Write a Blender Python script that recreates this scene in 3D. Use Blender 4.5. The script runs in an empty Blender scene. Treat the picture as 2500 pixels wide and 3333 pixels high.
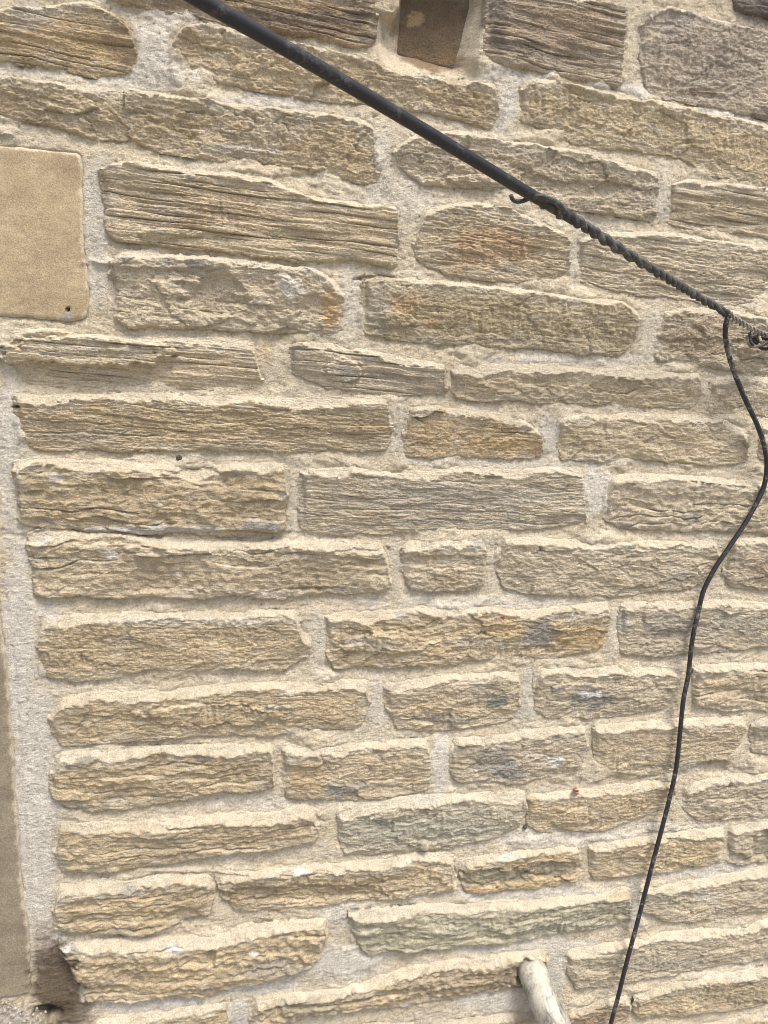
import bpy, math, random
import numpy as np
from mathutils import Vector, Matrix

S = bpy.context.scene
COL = S.collection
PI = math.pi

# ------------------------------------------------------------------ camera
# photograph pixel frame 2500 x 3333; wall is the plane y = 0, outside is y < 0
F = 2310.0
PX, PY = 1250.0, 1666.5
vh = np.array([9600.0, 428.5])                       # offset of the horizontal vanishing point
Yv = 12000.0
vv = np.array([-(F*F + 428.5*Yv)/9600.0, Yv])        # offset of the downward vanishing point
ex = np.array([vh[0], vh[1], F]); ex /= np.linalg.norm(ex)       # world +X in camera (right, down, forward)
ed = np.array([vv[0], vv[1], F]); ed /= np.linalg.norm(ed)       # world -Z
ey = np.cross(ed, ex); ey /= np.linalg.norm(ey)
if ey[2] < 0: ey = -ey                                           # world +Y, into the wall
M = np.stack([ex, ey, -ed])                                      # world = M @ cam
CAM = np.array([0.0, -1.16, 1.62])
cam_d = bpy.data.cameras.new('camera'); cam = bpy.data.objects.new('camera', cam_d); COL.objects.link(cam)
right, down, fwd = M @ np.array([1., 0, 0]), M @ np.array([0, 1., 0]), M @ np.array([0, 0, 1.])
mw = Matrix(((right[0], -down[0], -fwd[0], CAM[0]), (right[1], -down[1], -fwd[1], CAM[1]),
             (right[2], -down[2], -fwd[2], CAM[2]), (0, 0, 0, 1)))
cam.matrix_world = mw
cam_d.sensor_fit = 'VERTICAL'; cam_d.sensor_height = 36.0; cam_d.lens = 36.0*F/3333.0
cam_d.clip_start = 0.01; cam_d.clip_end = 200
S.camera = cam

# ------------------------------------------------------------------ light
EL, AZ = math.radians(66), math.radians(18)          # high soft sun, a little to the right of the wall's normal
w = bpy.data.worlds.new('World'); S.world = w; w.use_nodes = True
nt = w.node_tree; bg = nt.nodes['Background']
sky = nt.nodes.new('ShaderNodeTexSky'); sky.sky_type = 'NISHITA'; sky.sun_disc = False
sky.sun_elevation = EL; sky.sun_rotation = math.radians(180) - AZ
sky.air_density = 1.0; sky.dust_density = 4.0; sky.ozone_density = 1.0
nt.links.new(sky.outputs[0], bg.inputs[0]); bg.inputs[1].default_value = 0.14
sd = bpy.data.lights.new('sun', 'SUN'); sd.energy = 2.2; sd.angle = math.radians(19); sd.color = (1, .965, .895)
so = bpy.data.objects.new('sun', sd); COL.objects.link(so)
sdir = Vector((math.sin(AZ)*math.cos(EL), -math.cos(AZ)*math.cos(EL), math.sin(EL)))
so.rotation_euler = sdir.to_track_quat('Z', 'Y').to_euler()
so.location = (1, -3, 4)
S.view_settings.view_transform = 'Standard'; S.view_settings.look = 'None'
S.view_settings.gamma = 1; S.view_settings.use_curve_mapping = False
S.view_settings.exposure = 0.97
S.render.engine = 'CYCLES'; S.cycles.filter_width = 0.9

# ------------------------------------------------------------------ pixel -> place
def ray(x, y):
    c = np.array([x-PX, y-PY, F]); return M @ c
def wp(x, y, off=0.0):
    """place seen at photo point (x, y) on the plane `off` metres in front of the wall"""
    d = ray(x, y); t = (-off - CAM[1])/d[1]; return CAM + d*t
def uv(pts): 
    r = [wp(x, y) for x, y in pts]; return np.array([[p[0], p[2]] for p in r])
def topx(u, v, off=0.0):
    p = np.stack([u-CAM[0], np.full_like(u, -off-CAM[1]), v-CAM[2]], -1) @ M
    return PX+p[..., 0]/p[..., 2]*F, PY+p[..., 1]/p[..., 2]*F, p[..., 2]

# ------------------------------------------------------------------ noise
def _h(ix, iy, s):
    n = (ix.astype(np.int64)*374761393 + iy.astype(np.int64)*668265263 + int(s)*1442695041) & 0xffffffff
    n = ((n ^ (n >> 13))*1274126177) & 0xffffffff
    n = ((n ^ (n >> 16))*2246822519) & 0xffffffff
    return (n ^ (n >> 15)) & 0xffffffff
def noise(x, y, s=0):
    """gradient noise about -1..1"""
    ix = np.floor(x); iy = np.floor(y); fx = (x-ix).astype(np.float32); fy = (y-iy).astype(np.float32)
    ix = ix.astype(np.int64); iy = iy.astype(np.int64)
    wx = fx*fx*fx*(fx*(fx*6-15)+10); wy = fy*fy*fy*(fy*(fy*6-15)+10)
    def g(dx, dy):
        a = _h(ix+dx, iy+dy, s).astype(np.float32)*np.float32(2*PI/4294967296.0)
        return np.cos(a)*(fx-dx)+np.sin(a)*(fy-dy)
    a = g(0, 0); b = g(1, 0); c = g(0, 1); d = g(1, 1)
    t = a+(b-a)*wx; u_ = c+(d-c)*wx
    return (t+(u_-t)*wy)*1.5
def fbm(x, y, o=4, s=0, gain=.5):
    r = 0; a = 1.0; t = 0
    for k in range(o):
        r = r + a*noise(x*2**k+17.3*k, y*2**k+9.1*k, s+k*31); t += a; a *= gain
    return r/t*1.3
def sst(a, b, x):
    t = np.clip((x-a)/(b-a), 0, 1); return t*t*(3-2*t)
def layers(u, v, t, s, amp_var=12.0, sharp=.72, warp=.5):
    """bedding: stepped laminae of thickness about t, each standing proud by its own amount; also the groove between"""
    wv = v + t*warp*fbm(u*9, v*9, 3, s+5)
    q = wv/t + .8*noise(u*2.0, wv/(3*t), s+6)
    i = np.floor(q); f = q-i
    def p(k): return noise(u*amp_var + k*13.7, k*5.31+.5, s+7)
    a = p(i); b = p(i+1)
    k = sst(sharp, 1, f)
    gr = np.exp(-((f-.93)/.09)**2)*sst(-.15, .35, noise(u*amp_var*.8+i*3.3, i*2.7+.3, s+9))
    return a+(b-a)*k, gr, i
def cellchips(u, v, s):
    """broken facets: each cell leans its own way"""
    iu = np.floor(u); iv = np.floor(v)
    best = np.full(u.shape, 9., np.float32); out = np.zeros(u.shape, np.float32); sec = best.copy()
    for dx in (-1, 0, 1):
        for dy in (-1, 0, 1):
            h1 = _h(iu+dx, iv+dy, s); h2 = _h(iu+dx, iv+dy, s+1); h3 = _h(iu+dx, iv+dy, s+2)
            cx = iu+dx+(h1 & 1023)/1023.; cy = iv+dy+(h2 & 1023)/1023.
            du = u-cx; dv = v-cy; d = (du*du+dv*dv).astype(np.float32)
            val = (((h3 & 255)/255.-.5) + ((h3 >> 8 & 255)/255.-.5)*1.6*du + ((h3 >> 16 & 255)/255.-.5)*1.8*dv).astype(np.float32)
            m = d < best
            sec = np.where(m, best, np.minimum(sec, d)); best = np.where(m, d, best); out = np.where(m, val, out)
    return out, np.sqrt(sec)-np.sqrt(best)

# ------------------------------------------------------------------ materials
def new_mat(name):
    m = bpy.data.materials.new(name); m.use_nodes = True
    n = m.node_tree; b = n.nodes['Principled BSDF']; return m, n, b
def grain_mat(name, rough, bumps, spk=.20, spec=.25):
    m, n, b = new_mat(name)
    at = n.nodes.new('ShaderNodeAttribute'); at.attribute_name = 'Col'
    geo = n.nodes.new('ShaderNodeNewGeometry')
    n1 = n.nodes.new('ShaderNodeTexNoise'); n1.inputs['Scale'].default_value = 420; n1.inputs['Detail'].default_value = 3
    n2 = n.nodes.new('ShaderNodeTexNoise'); n2.inputs['Scale'].default_value = 1300; n2.inputs['Detail'].default_value = 1
    n3 = n.nodes.new('ShaderNodeTexNoise'); n3.inputs['Scale'].default_value = 55; n3.inputs['Detail'].default_value = 5; n3.inputs['Roughness'].default_value = .65
    for q in (n1, n2, n3): n.links.new(geo.outputs['Position'], q.inputs['Vector'])
    def mr(src, lo, hi):
        r = n.nodes.new('ShaderNodeMapRange'); r.inputs['From Min'].default_value = .3; r.inputs['From Max'].default_value = .7
        r.inputs['To Min'].default_value = lo; r.inputs['To Max'].default_value = hi; r.clamp = False
        n.links.new(src, r.inputs['Value']); return r.outputs['Result']
    a = mr(n1.outputs['Fac'], 1-spk, 1+spk); c = mr(n3.outputs['Fac'], .86, 1.14); d = mr(n2.outputs['Fac'], 1-spk*.8, 1+spk*.8)
    mu = n.nodes.new('ShaderNodeMath'); mu.operation = 'MULTIPLY'; n.links.new(a, mu.inputs[0]); n.links.new(c, mu.inputs[1])
    mu2 = n.nodes.new('ShaderNodeMath'); mu2.operation = 'MULTIPLY'; n.links.new(mu.outputs[0], mu2.inputs[0]); n.links.new(d, mu2.inputs[1])
    vm = n.nodes.new('ShaderNodeVectorMath'); vm.operation = 'SCALE'
    n.links.new(at.outputs['Color'], vm.inputs[0]); n.links.new(mu2.outputs[0], vm.inputs['Scale'])
    n.links.new(vm.outputs[0], b.inputs['Base Color'])
    b.inputs['Roughness'].default_value = rough; b.inputs['Specular IOR Level'].default_value = spec
    prev = None
    for sc, dist, stretch in bumps:
        ridged = sc < 0; sc = abs(sc)
        nx = n.nodes.new('ShaderNodeTexNoise'); nx.inputs['Scale'].default_value = sc; nx.inputs['Detail'].default_value = 4
        nx.inputs['Roughness'].default_value = .62
        if ridged:
            nx.noise_type = 'RIDGED_MULTIFRACTAL'; nx.inputs['Detail'].default_value = 3; nx.normalize = True
            nx.inputs['Distortion'].default_value = .6
        mp = n.nodes.new('ShaderNodeMapping'); mp.inputs['Scale'].default_value = (1, 1, stretch)
        n.links.new(geo.outputs['Position'], mp.inputs['Vector']); n.links.new(mp.outputs[0], nx.inputs['Vector'])
        bp = n.nodes.new('ShaderNodeBump'); bp.inputs['Strength'].default_value = 1; bp.inputs['Distance'].default_value = dist
        n.links.new(nx.outputs['Fac'], bp.inputs['Height'])
        if prev: n.links.new(prev.outputs[0], bp.inputs['Normal'])
        prev = bp
    n.links.new(prev.outputs[0], b.inputs['Normal'])
    return m
MAT_STONE = grain_mat('sandstone', .93, [(130, .0025, 1.7), (-75, -.0010, 1.8), (330, .0023, 1.3), (760, .0016, 1.1)])
MAT_BEDDED = grain_mat('bedded_sandstone', .93, [(55, .0026, 9.0), (190, .0022, 3.0), (-90, -.0011, 3.0), (560, .0017, 1.2)])
MAT_SMOOTH = grain_mat('dressed_sandstone', .92, [(420, .0008, 1.0)], spk=.20)
MAT_MORTAR = grain_mat('lime_mortar', .95, [(240, .0028, 1.2), (-110, -.0006, 1.2), (620, .0018, 1.0)], spk=.14)
MAT_GROUND = grain_mat('concrete', .95, [(60, .002, 1.0)])

# ------------------------------------------------------------------ stains and marks, some of them shade painted into recesses and holes, photo points
# x, y, rx, ry, colour, strength
G_ = (.47, .435, .38); GREY = (.30, .29, .265); DK = (.165, .14, .115); ORG = (.40, .235, .115); OCH = (.44, .325, .165)
BRN = (.14, .092, .055); WH = (.58, .54, .47); BG = (.19, .19, .165)
STAINS_SHADE = [
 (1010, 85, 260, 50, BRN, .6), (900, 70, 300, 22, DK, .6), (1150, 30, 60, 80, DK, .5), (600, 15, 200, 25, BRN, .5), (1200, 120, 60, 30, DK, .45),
 (1400, 60, 130, 170, (.15, .11, .07), .85), (1370, 30, 36, 26, OCH, .7), (1420, 175, 110, 45, (.20, .135, .075), .8), (1490, 190, 25, 14, DK, .8),  # recess and sill: brown tone with the shade of the recess painted in
 (1615, 80, 32, 110, DK, .75), (1680, 160, 110, 20, DK, .6), (1850, 190, 130, 18, DK, .6), (1800, 100, 200, 90, (.27, .21, .15), .5),  # darker brown patches on the stones along the top
 (1830, 90, 150, 60, (.30, .22, .15), .4), (2180, 90, 100, 45, (.27, .255, .23), .5), (2330, 200, 220, 120, (.33, .285, .225), .5), (2480, 60, 110, 50, (.15, .125, .11), .8),
 (2470, 380, 40, 22, DK, .6), (2260, 308, 70, 12, (.22, .15, .10), .6),
 (400, 150, 60, 90, (.24, .17, .10), .5), (300, 100, 150, 60, (.33, .24, .14), .35), (100, 60, 80, 60, (.45, .43, .39), .4),
 (600, 155, 60, 50, (.31, .22, .13), .4), (1500, 330, 130, 60, (.34, .255, .155), .5),
 (780, 490, 130, 16, G_, .6), (160, 405, 120, 14, (.25, .19, .12), .5), (230, 395, 60, 8, G_, .5), (900, 420, 120, 70, (.38, .34, .27), .4),
 (1600, 800, 140, 70, (.37, .235, .13), .6), (1480, 850, 60, 40, (.34, .23, .13), .4), (1640, 880, 60, 18, GREY, .4),
 (560, 690, 80, 40, (.40, .35, .30), .4), (700, 700, 160, 60, (.42, .31, .19), .4), (640, 866, 40, 16, GREY, .7), (540, 860, 20, 14, GREY, .6), (410, 850, 30, 14, GREY, .5), (950, 945, 50, 40, WH, .8), (1010, 880, 30, 30, G_, .6), (1075, 1020, 34, 60, (.50, .33, .16), .7),
 (1500, 1020, 250, 70, (.36, .285, .17), .5), (1300, 1000, 40, 40, ORG, .45), (1400, 1045, 30, 20, ORG, .35), (1230, 1000, 40, 80, (.36, .34, .29), .5), (1560, 1106, 200, 8, (.2, .17, .14), .5),
 (2240, 1120, 90, 50, (.26, .195, .135), .6), (2320, 1050, 90, 30, (.30, .21, .14), .4), (300, 1145, 230, 34, (.38, .335, .26), .5), (860, 1150, 30, 50, (.36, .27, .15), .6), (1110, 1210, 36, 16, G_, .6), (1180, 1220, 120, 30, (.34, .30, .24), .5),
 (1400, 1265, 80, 18, (.33, .255, .17), .5), (700, 1370, 260, 50, (.42, .325, .185), .5), (300, 1420, 200, 26, (.36, .32, .255), .4), (560, 1425, 180, 12, (.47, .35, .20), .4), (1590, 1450, 110, 30, (.42, .30, .14), .6), (1740, 1470, 24, 24, ORG, .5),
 (1880, 1420, 60, 50, (.37, .30, .19), .5), (190, 1545, 22, 18, G_, .8), (540, 1715, 260, 10, (.42, .42, .41), .8), (850, 1705, 70, 18, GREY, .75), (170, 1695, 60, 8, GREY, .7), (150, 1755, 26, 20, G_, .6),
 (1500, 1620, 360, 60, (.37, .34, .28), .5), (1400, 1690, 120, 16, BG, .5), (1650, 1695, 140, 14, BG, .5), (1100, 1720, 60, 10, GREY, .5), (2240, 1690, 30, 14, BG, .6), (2035, 1705, 22, 14, GREY, .7), (1545, 1768, 30, 12, GREY, .6), (1450, 1768, 20, 10, GREY, .4),
 (365, 1790, 30, 14, (.72, .70, .66), .8), (880, 1920, 80, 8, G_, .6), (1210, 1950, 24, 8, GREY, .6), (1440, 1880, 80, 26, (.33, .255, .15), .4),
 (2460, 1850, 40, 50, (.25, .19, .14), .55), (160, 1985, 40, 26, G_, .7), (760, 2010, 120, 18, WH, .45), (500, 2005, 150, 16, WH, .3),
 (1750, 2050, 65, 50, (.19, .185, .18), .75), (1820, 1990, 50, 14, GREY, .6), (1300, 1990, 22, 10, GREY, .6), (1620, 2080, 180, 22, GREY, .4), (1880, 2070, 110, 50, (.36, .25, .12), .6), (1640, 2040, 60, 50, OCH, .5), (1115, 2115, 30, 22, (.24, .185, .12), .7), (1200, 2085, 90, 24, (.40, .365, .31), .5),
 (1623, 1997, 8, 8, (.25, .05, .03), .8), (2020, 2020, 14, 40, GREY, .5), (2250, 2030, 260, 50, (.35, .325, .27), .5),
 (1615, 2275, 42, 22, (.13, .145, .135), .8), (1430, 2330, 110, 18, BG, .6), (1200, 2225, 1, 1, G_, 0), (1570, 2215, 60, 12, GREY, .5), (1920, 2265, 75, 44, (.16, .16, .15), .75), (1900, 2245, 26, 14, (.58, .56, .52), .8), (1935, 2242, 10, 16, (.58, .56, .52), .8), (1800, 2230, 24, 14, GREY, .5),
 (290, 2450, 40, 10, (.2, .2, .19), .7), (235, 2470, 26, 14, (.2, .2, .19), .7), (660, 2445, 40, 12, (.2, .19, .18), .6), (570, 2458, 28, 10, GREY, .6), (250, 2610, 50, 14, BG, .5), (860, 2530, 30, 20, GREY, .4), (1120, 2555, 70, 34, (.22, .215, .2), .65), (1100, 2572, 24, 8, (.45, .47, .5), .5), (1000, 2520, 60, 50, OCH, .5),
 (1600, 2460, 80, 50, BG, .6), (1660, 2500, 60, 40, (.2, .2, .19), .6), (1795, 2465, 36, 18, (.58, .56, .52), .8), (2200, 2480, 180, 16, BG, .4), (2470, 2345, 40, 10, GREY, .5), (2440, 2240, 60, 30, (.30, .26, .2), .4),
 (225, 2680, 24, 12, (.48, .31, .17), .6), (740, 2765, 30, 12, (.55, .53, .49), .7), (1350, 2680, 230, 50, (.33, .315, .25), .55), (1380, 2590, 60, 12, WH, .4), (1735, 2600, 20, 20, OCH, .5), (1900, 2590, 1, 1, WH, 0),
 (1600, 2840, 110, 34, (.21, .215, .165), .75), (1780, 2810, 90, 34, (.23, .23, .175), .65), (1600, 2884, 120, 8, ORG, .5), (1700, 2868, 140, 10, OCH, .5), (1650, 2770, 40, 12, WH, .6), (2480, 2740, 50, 40, (.24, .215, .15), .6),
 (1000, 2880, 260, 34, (.29, .225, .14), .55), (820, 2900, 90, 34, (.27, .215, .14), .5), (975, 2818, 20, 12, (.7, .68, .66), .6), (430, 2878, 40, 12, GREY, .6), (340, 2885, 20, 8, GREY, .5),
 (225, 3060, 24, 16, (.55, .53, .49), .7), (570, 3052, 28, 12, (.6, .6, .58), .7), (820, 3070, 20, 6, (.65, .63, .58), .9), (900, 3120, 110, 36, (.25, .24, .21), .6), (2000, 2900, 40, 10, OCH, .5),
 (1850, 2990, 200, 30, (.33, .31, .24), .4), (2150, 2920, 60, 40, (.30, .285, .22), .5), (2290, 2900, 60, 24, WH, .35),
 (1000, 3260, 150, 40, (.23, .215, .155), .6), (1500, 3180, 220, 50, (.27, .22, .145), .5), (1620, 3195, 80, 14, DK, .5), (1690, 3150, 70, 50, (.17, .135, .10), .6), (1330, 3255, 30, 12, GREY, .6),
 (2380, 3210, 280, 45, (.27, .235, .16), .5), (2300, 3160, 300, 8, WH, .35), (2430, 3330, 120, 30, (.26, .205, .13), .5), (1950, 3290, 90, 40, (.27, .205, .14), .5), (2100, 3120, 220, 26, (.31, .285, .23), .4),
 (188, 3190, 92, 165, (.085, .060, .038), 1.0), (145, 3040, 40, 60, (.22, .17, .13), .6), (240, 3280, 80, 50, (.085, .06, .038), .9), (150, 3285, 46, 26, (.03, .022, .016), .9), (165, 3270, 36, 26, (.05, .035, .025), .9),  # damp brown mortar; the near-black patches paint the shade inside the cavity
 (30, 3295, 95, 36, (.44, .40, .35), .8),
 (225, 1008, 7, 7, (.03, .02, .02), .95), (233, 1033, 22, 14, GREY, .7), (142, 532, 9, 3, DK, .7),  # near-black spot and dark slot paint the shade of small holes
]
# mortar tone: grey lime against buff
GREYM = [(40, 1500, 50, 330, .9), (70, 2100, 60, 400, 1), (120, 2600, 90, 500, 1), (140, 2950, 80, 200, .9), (320, 700, 50, 260, .8), (300, 900, 60, 120, .6),
 (500, 150, 90, 110, .9), (700, 40, 300, 50, .8), (450, 260, 220, 60, .8), (900, 330, 200, 40, .8), (60, 230, 200, 40, .7), (1230, 560, 60, 160, .7), (1300, 660, 120, 120, .6),
 (1700, 250, 120, 40, .9), (2000, 300, 300, 30, .9), (2400, 380, 300, 30, .8), (1630, 350, 50, 90, .9), (2150, 640, 40, 90, .5), (1140, 980, 50, 130, .7), (1880, 860, 40, 100, .5), (2120, 1080, 50, 100, .5), (1900, 1170, 300, 30, .8),
 (1290, 1380, 40, 80, .5), (1780, 1430, 45, 90, .9), (1930, 1590, 60, 110, 1), (1700, 1500, 400, 22, .6), (950, 1640, 30, 110, .5), (1280, 1830, 40, 80, .6), (1600, 1960, 400, 26, .7), (1600, 1830, 30, 80, .3),
 (1030, 2080, 40, 110, .5), (1985, 2060, 30, 90, .6), (1220, 2290, 50, 90, .7), (1710, 2250, 40, 100, .7), (1430, 2490, 45, 110, 1), (830, 2600, 200, 30, .7), (2000, 2560, 1, 1, 0), (1900, 2720, 400, 30, .8), (2150, 2690, 200, 30, .6),
 (1800, 2900, 400, 30, .9), (1100, 2960, 60, 60, .9), (1200, 2900, 300, 26, .7), (1120, 3120, 180, 70, 1), (800, 3190, 200, 40, 1), (500, 3260, 200, 30, 1), (780, 3300, 50, 80, 1), (1700, 3070, 300, 30, .8), (1800, 3150, 50, 120, .9), (1600, 3250, 150, 40, .9), (2060, 2930, 30, 90, .9), (2250, 2820, 250, 30, .9)]
BUMPS = [  # x, y, rx, ry, height in m, sharpness: lumps, ledges, hollows
 (290, 1145, 262, 48, .012, 6), (560, 1740, 480, 22, -.004, 2), (700, 960, 90, 60, -.008, 2), (930, 970, 50, 60, .006, 2), (1010, 1010, 60, 40, -.005, 2),
 (590, 860, 240, 20, .006, 3), (640, 1545, 120, 22, -.005, 2), (1110, 1205, 60, 36, .005, 5), 
 (700, 2310, 220, 36, .005, 4), (1330, 3060, 60, 22, .006, 2), (400, 3000, 170, 26, .005, 3), (600, 2965, 60, 30, -.006, 2), (1375, 2738, 14, 16, .008, 2), (1340, 2730, 20, 8, .004, 2),
 (2060, 2490, 50, 22, .004, 4), (2320, 2490, 46, 26, -.006, 4), (1830, 2440, 1, 1, 0, 2), (1640, 2140, 1, 1, 0, 2), (1250, 2085, 150, 30, .004, 4), (2130, 2060, 60, 16, -.003, 3),
 (158, 3290, 40, 20, -.022, 1), (1700, 3140, 36, 40, -.012, 2), (180, 3190, 70, 130, -.006, 1), (225, 1008, 5, 6, -.008, 3), (142, 532, 1, 1, 0, 3), (1000, 2640, 50, 50, -.005, 2), (800, 2820, 300, 8, .003, 3),
 (1600, 2840, 120, 30, -.006, 3), (1780, 2815, 90, 30, -.005, 3), (2480, 2740, 50, 45, -.006, 3), (690, 3080, 12, 30, -.008, 3), (1000, 2890, 280, 26, -.005, 3),
 (1120, 3030, 60, 50, -.004, 2), (1860, 2655, 60, 40, .004, 4), (2350, 2270, 60, 20, .004, 2), (820, 2160, 90, 30, .002, 2),
 (900, 560, 130, 16, .003, 3), (560, 765, 100, 14, .005, 4), (1560, 590, 100, 14, .005, 5), (1330, 700, 1, 1, 0, 2), (1885, 620, 120, 24, -.003, 2),
 (1690, 600, 50, 40, -.004, 2), (1790, 700, 1, 1, 0, 2), (2200, 560, 1, 1, 0, 2), (1280, 1040, 60, 24, .004, 5), (1230, 908, 70, 10, -.008, 3), (780, 2850, 1, 1, 0, 2), (550, 1780, 140, 16, .007, 4), (980, 1770, 260, 14, .004, 3),
 (1430, 1820, 120, 24, -.003, 3), (1770, 2040, 1, 1, 0, 2), (60, 1322, 14, 5, -.015, 3),
]

TOOLED = [(1120, 490, 90, 70), (900, 440, 120, 50), (1560, 520, 120, 50), (1850, 350, 160, 60), (2200, 200, 200, 80), (1620, 800, 200, 80), (740, 700, 150, 70), (1750, 1040, 420, 60), (600, 790, 200, 30),
 (2380, 1300, 70, 50), (1190, 1220, 80, 26), (760, 2060, 90, 50), (330, 2110, 180, 60), (1190, 2085, 80, 40), (1650, 2110, 200, 30), (650, 2330, 130, 40), (780, 2300, 200, 40), (460, 2580, 60, 30), (1270, 2460, 50, 50), (1980, 2440, 80, 70),
 (1890, 2650, 80, 60), (2380, 2620, 60, 50), (2330, 2250, 60, 40), (1430, 2330, 120, 30), (2200, 2790, 140, 30), (2100, 3120, 180, 40), (2200, 2940, 60, 40), (1700, 3000, 300, 50), (2400, 3220, 250, 40), (2480, 1880, 50, 60), (480, 150, 1, 1), (1450, 1840, 80, 60), (1340, 2640, 200, 60)]
def pix_scale_ellipse(u, v, x, y, rx, ry):
    c = wp(x, y); a = wp(x+rx, y); b = wp(x, y+ry)
    A = np.array([[a[0]-c[0], b[0]-c[0]], [a[2]-c[2], b[2]-c[2]]]); I = np.linalg.inv(A)
    du = u-c[0]; dv = v-c[2]
    p = I[0, 0]*du+I[0, 1]*dv; q = I[1, 0]*du+I[1, 1]*dv
    return np.sqrt(p*p+q*q)
def bbox_hit(u, v, x, y, rx, ry, k=1.7):
    c = wp(x, y); a = wp(x+rx, y); b = wp(x, y+ry)
    R = abs(a[0]-c[0])*k+.01; T = abs(b[2]-c[2])*k+.01
    return (u > c[0]-R) & (u < c[0]+R) & (v > c[2]-T) & (v < c[2]+T)
def apply_stains_shade(u, v, col, gain=1.0, iso=False):
    wob = .45*fbm(u*28, v*(30 if iso else 50), 4, 901)*(.5 if iso else 1)
    brk = fbm(u*90, v*(95 if iso else 170), 3, 905)*(.6 if iso else 1)
    for (x, y, rx, ry, c, st) in STAINS_SHADE:
        if st <= 0: continue
        m = bbox_hit(u, v, x, y, rx, ry)
        if not m.any(): continue
        d = pix_scale_ellipse(u[m], v[m], x, y, rx, ry) + wob[m]*1.25 + (.28 if rx > 45 else .55)*brk[m]
        k = ((1-sst(.62, 1.12, d))*st*gain*.93)[..., None]
        col[m] = col[m]*(1-k)+np.array(c)*k
    return col
def apply_bumps(u, v, h):
    wob = .5*fbm(u*40, v*60, 4, 931)
    for (x, y, rx, ry, a, sh) in BUMPS:
        if a == 0: continue
        m = bbox_hit(u, v, x, y, rx, ry)
        if not m.any(): continue
        d = pix_scale_ellipse(u[m], v[m], x, y, rx, ry)+wob[m]
        w_ = .55/sh
        h[m] += a*(1-sst(1-w_, 1+w_, d))
    return h

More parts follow.
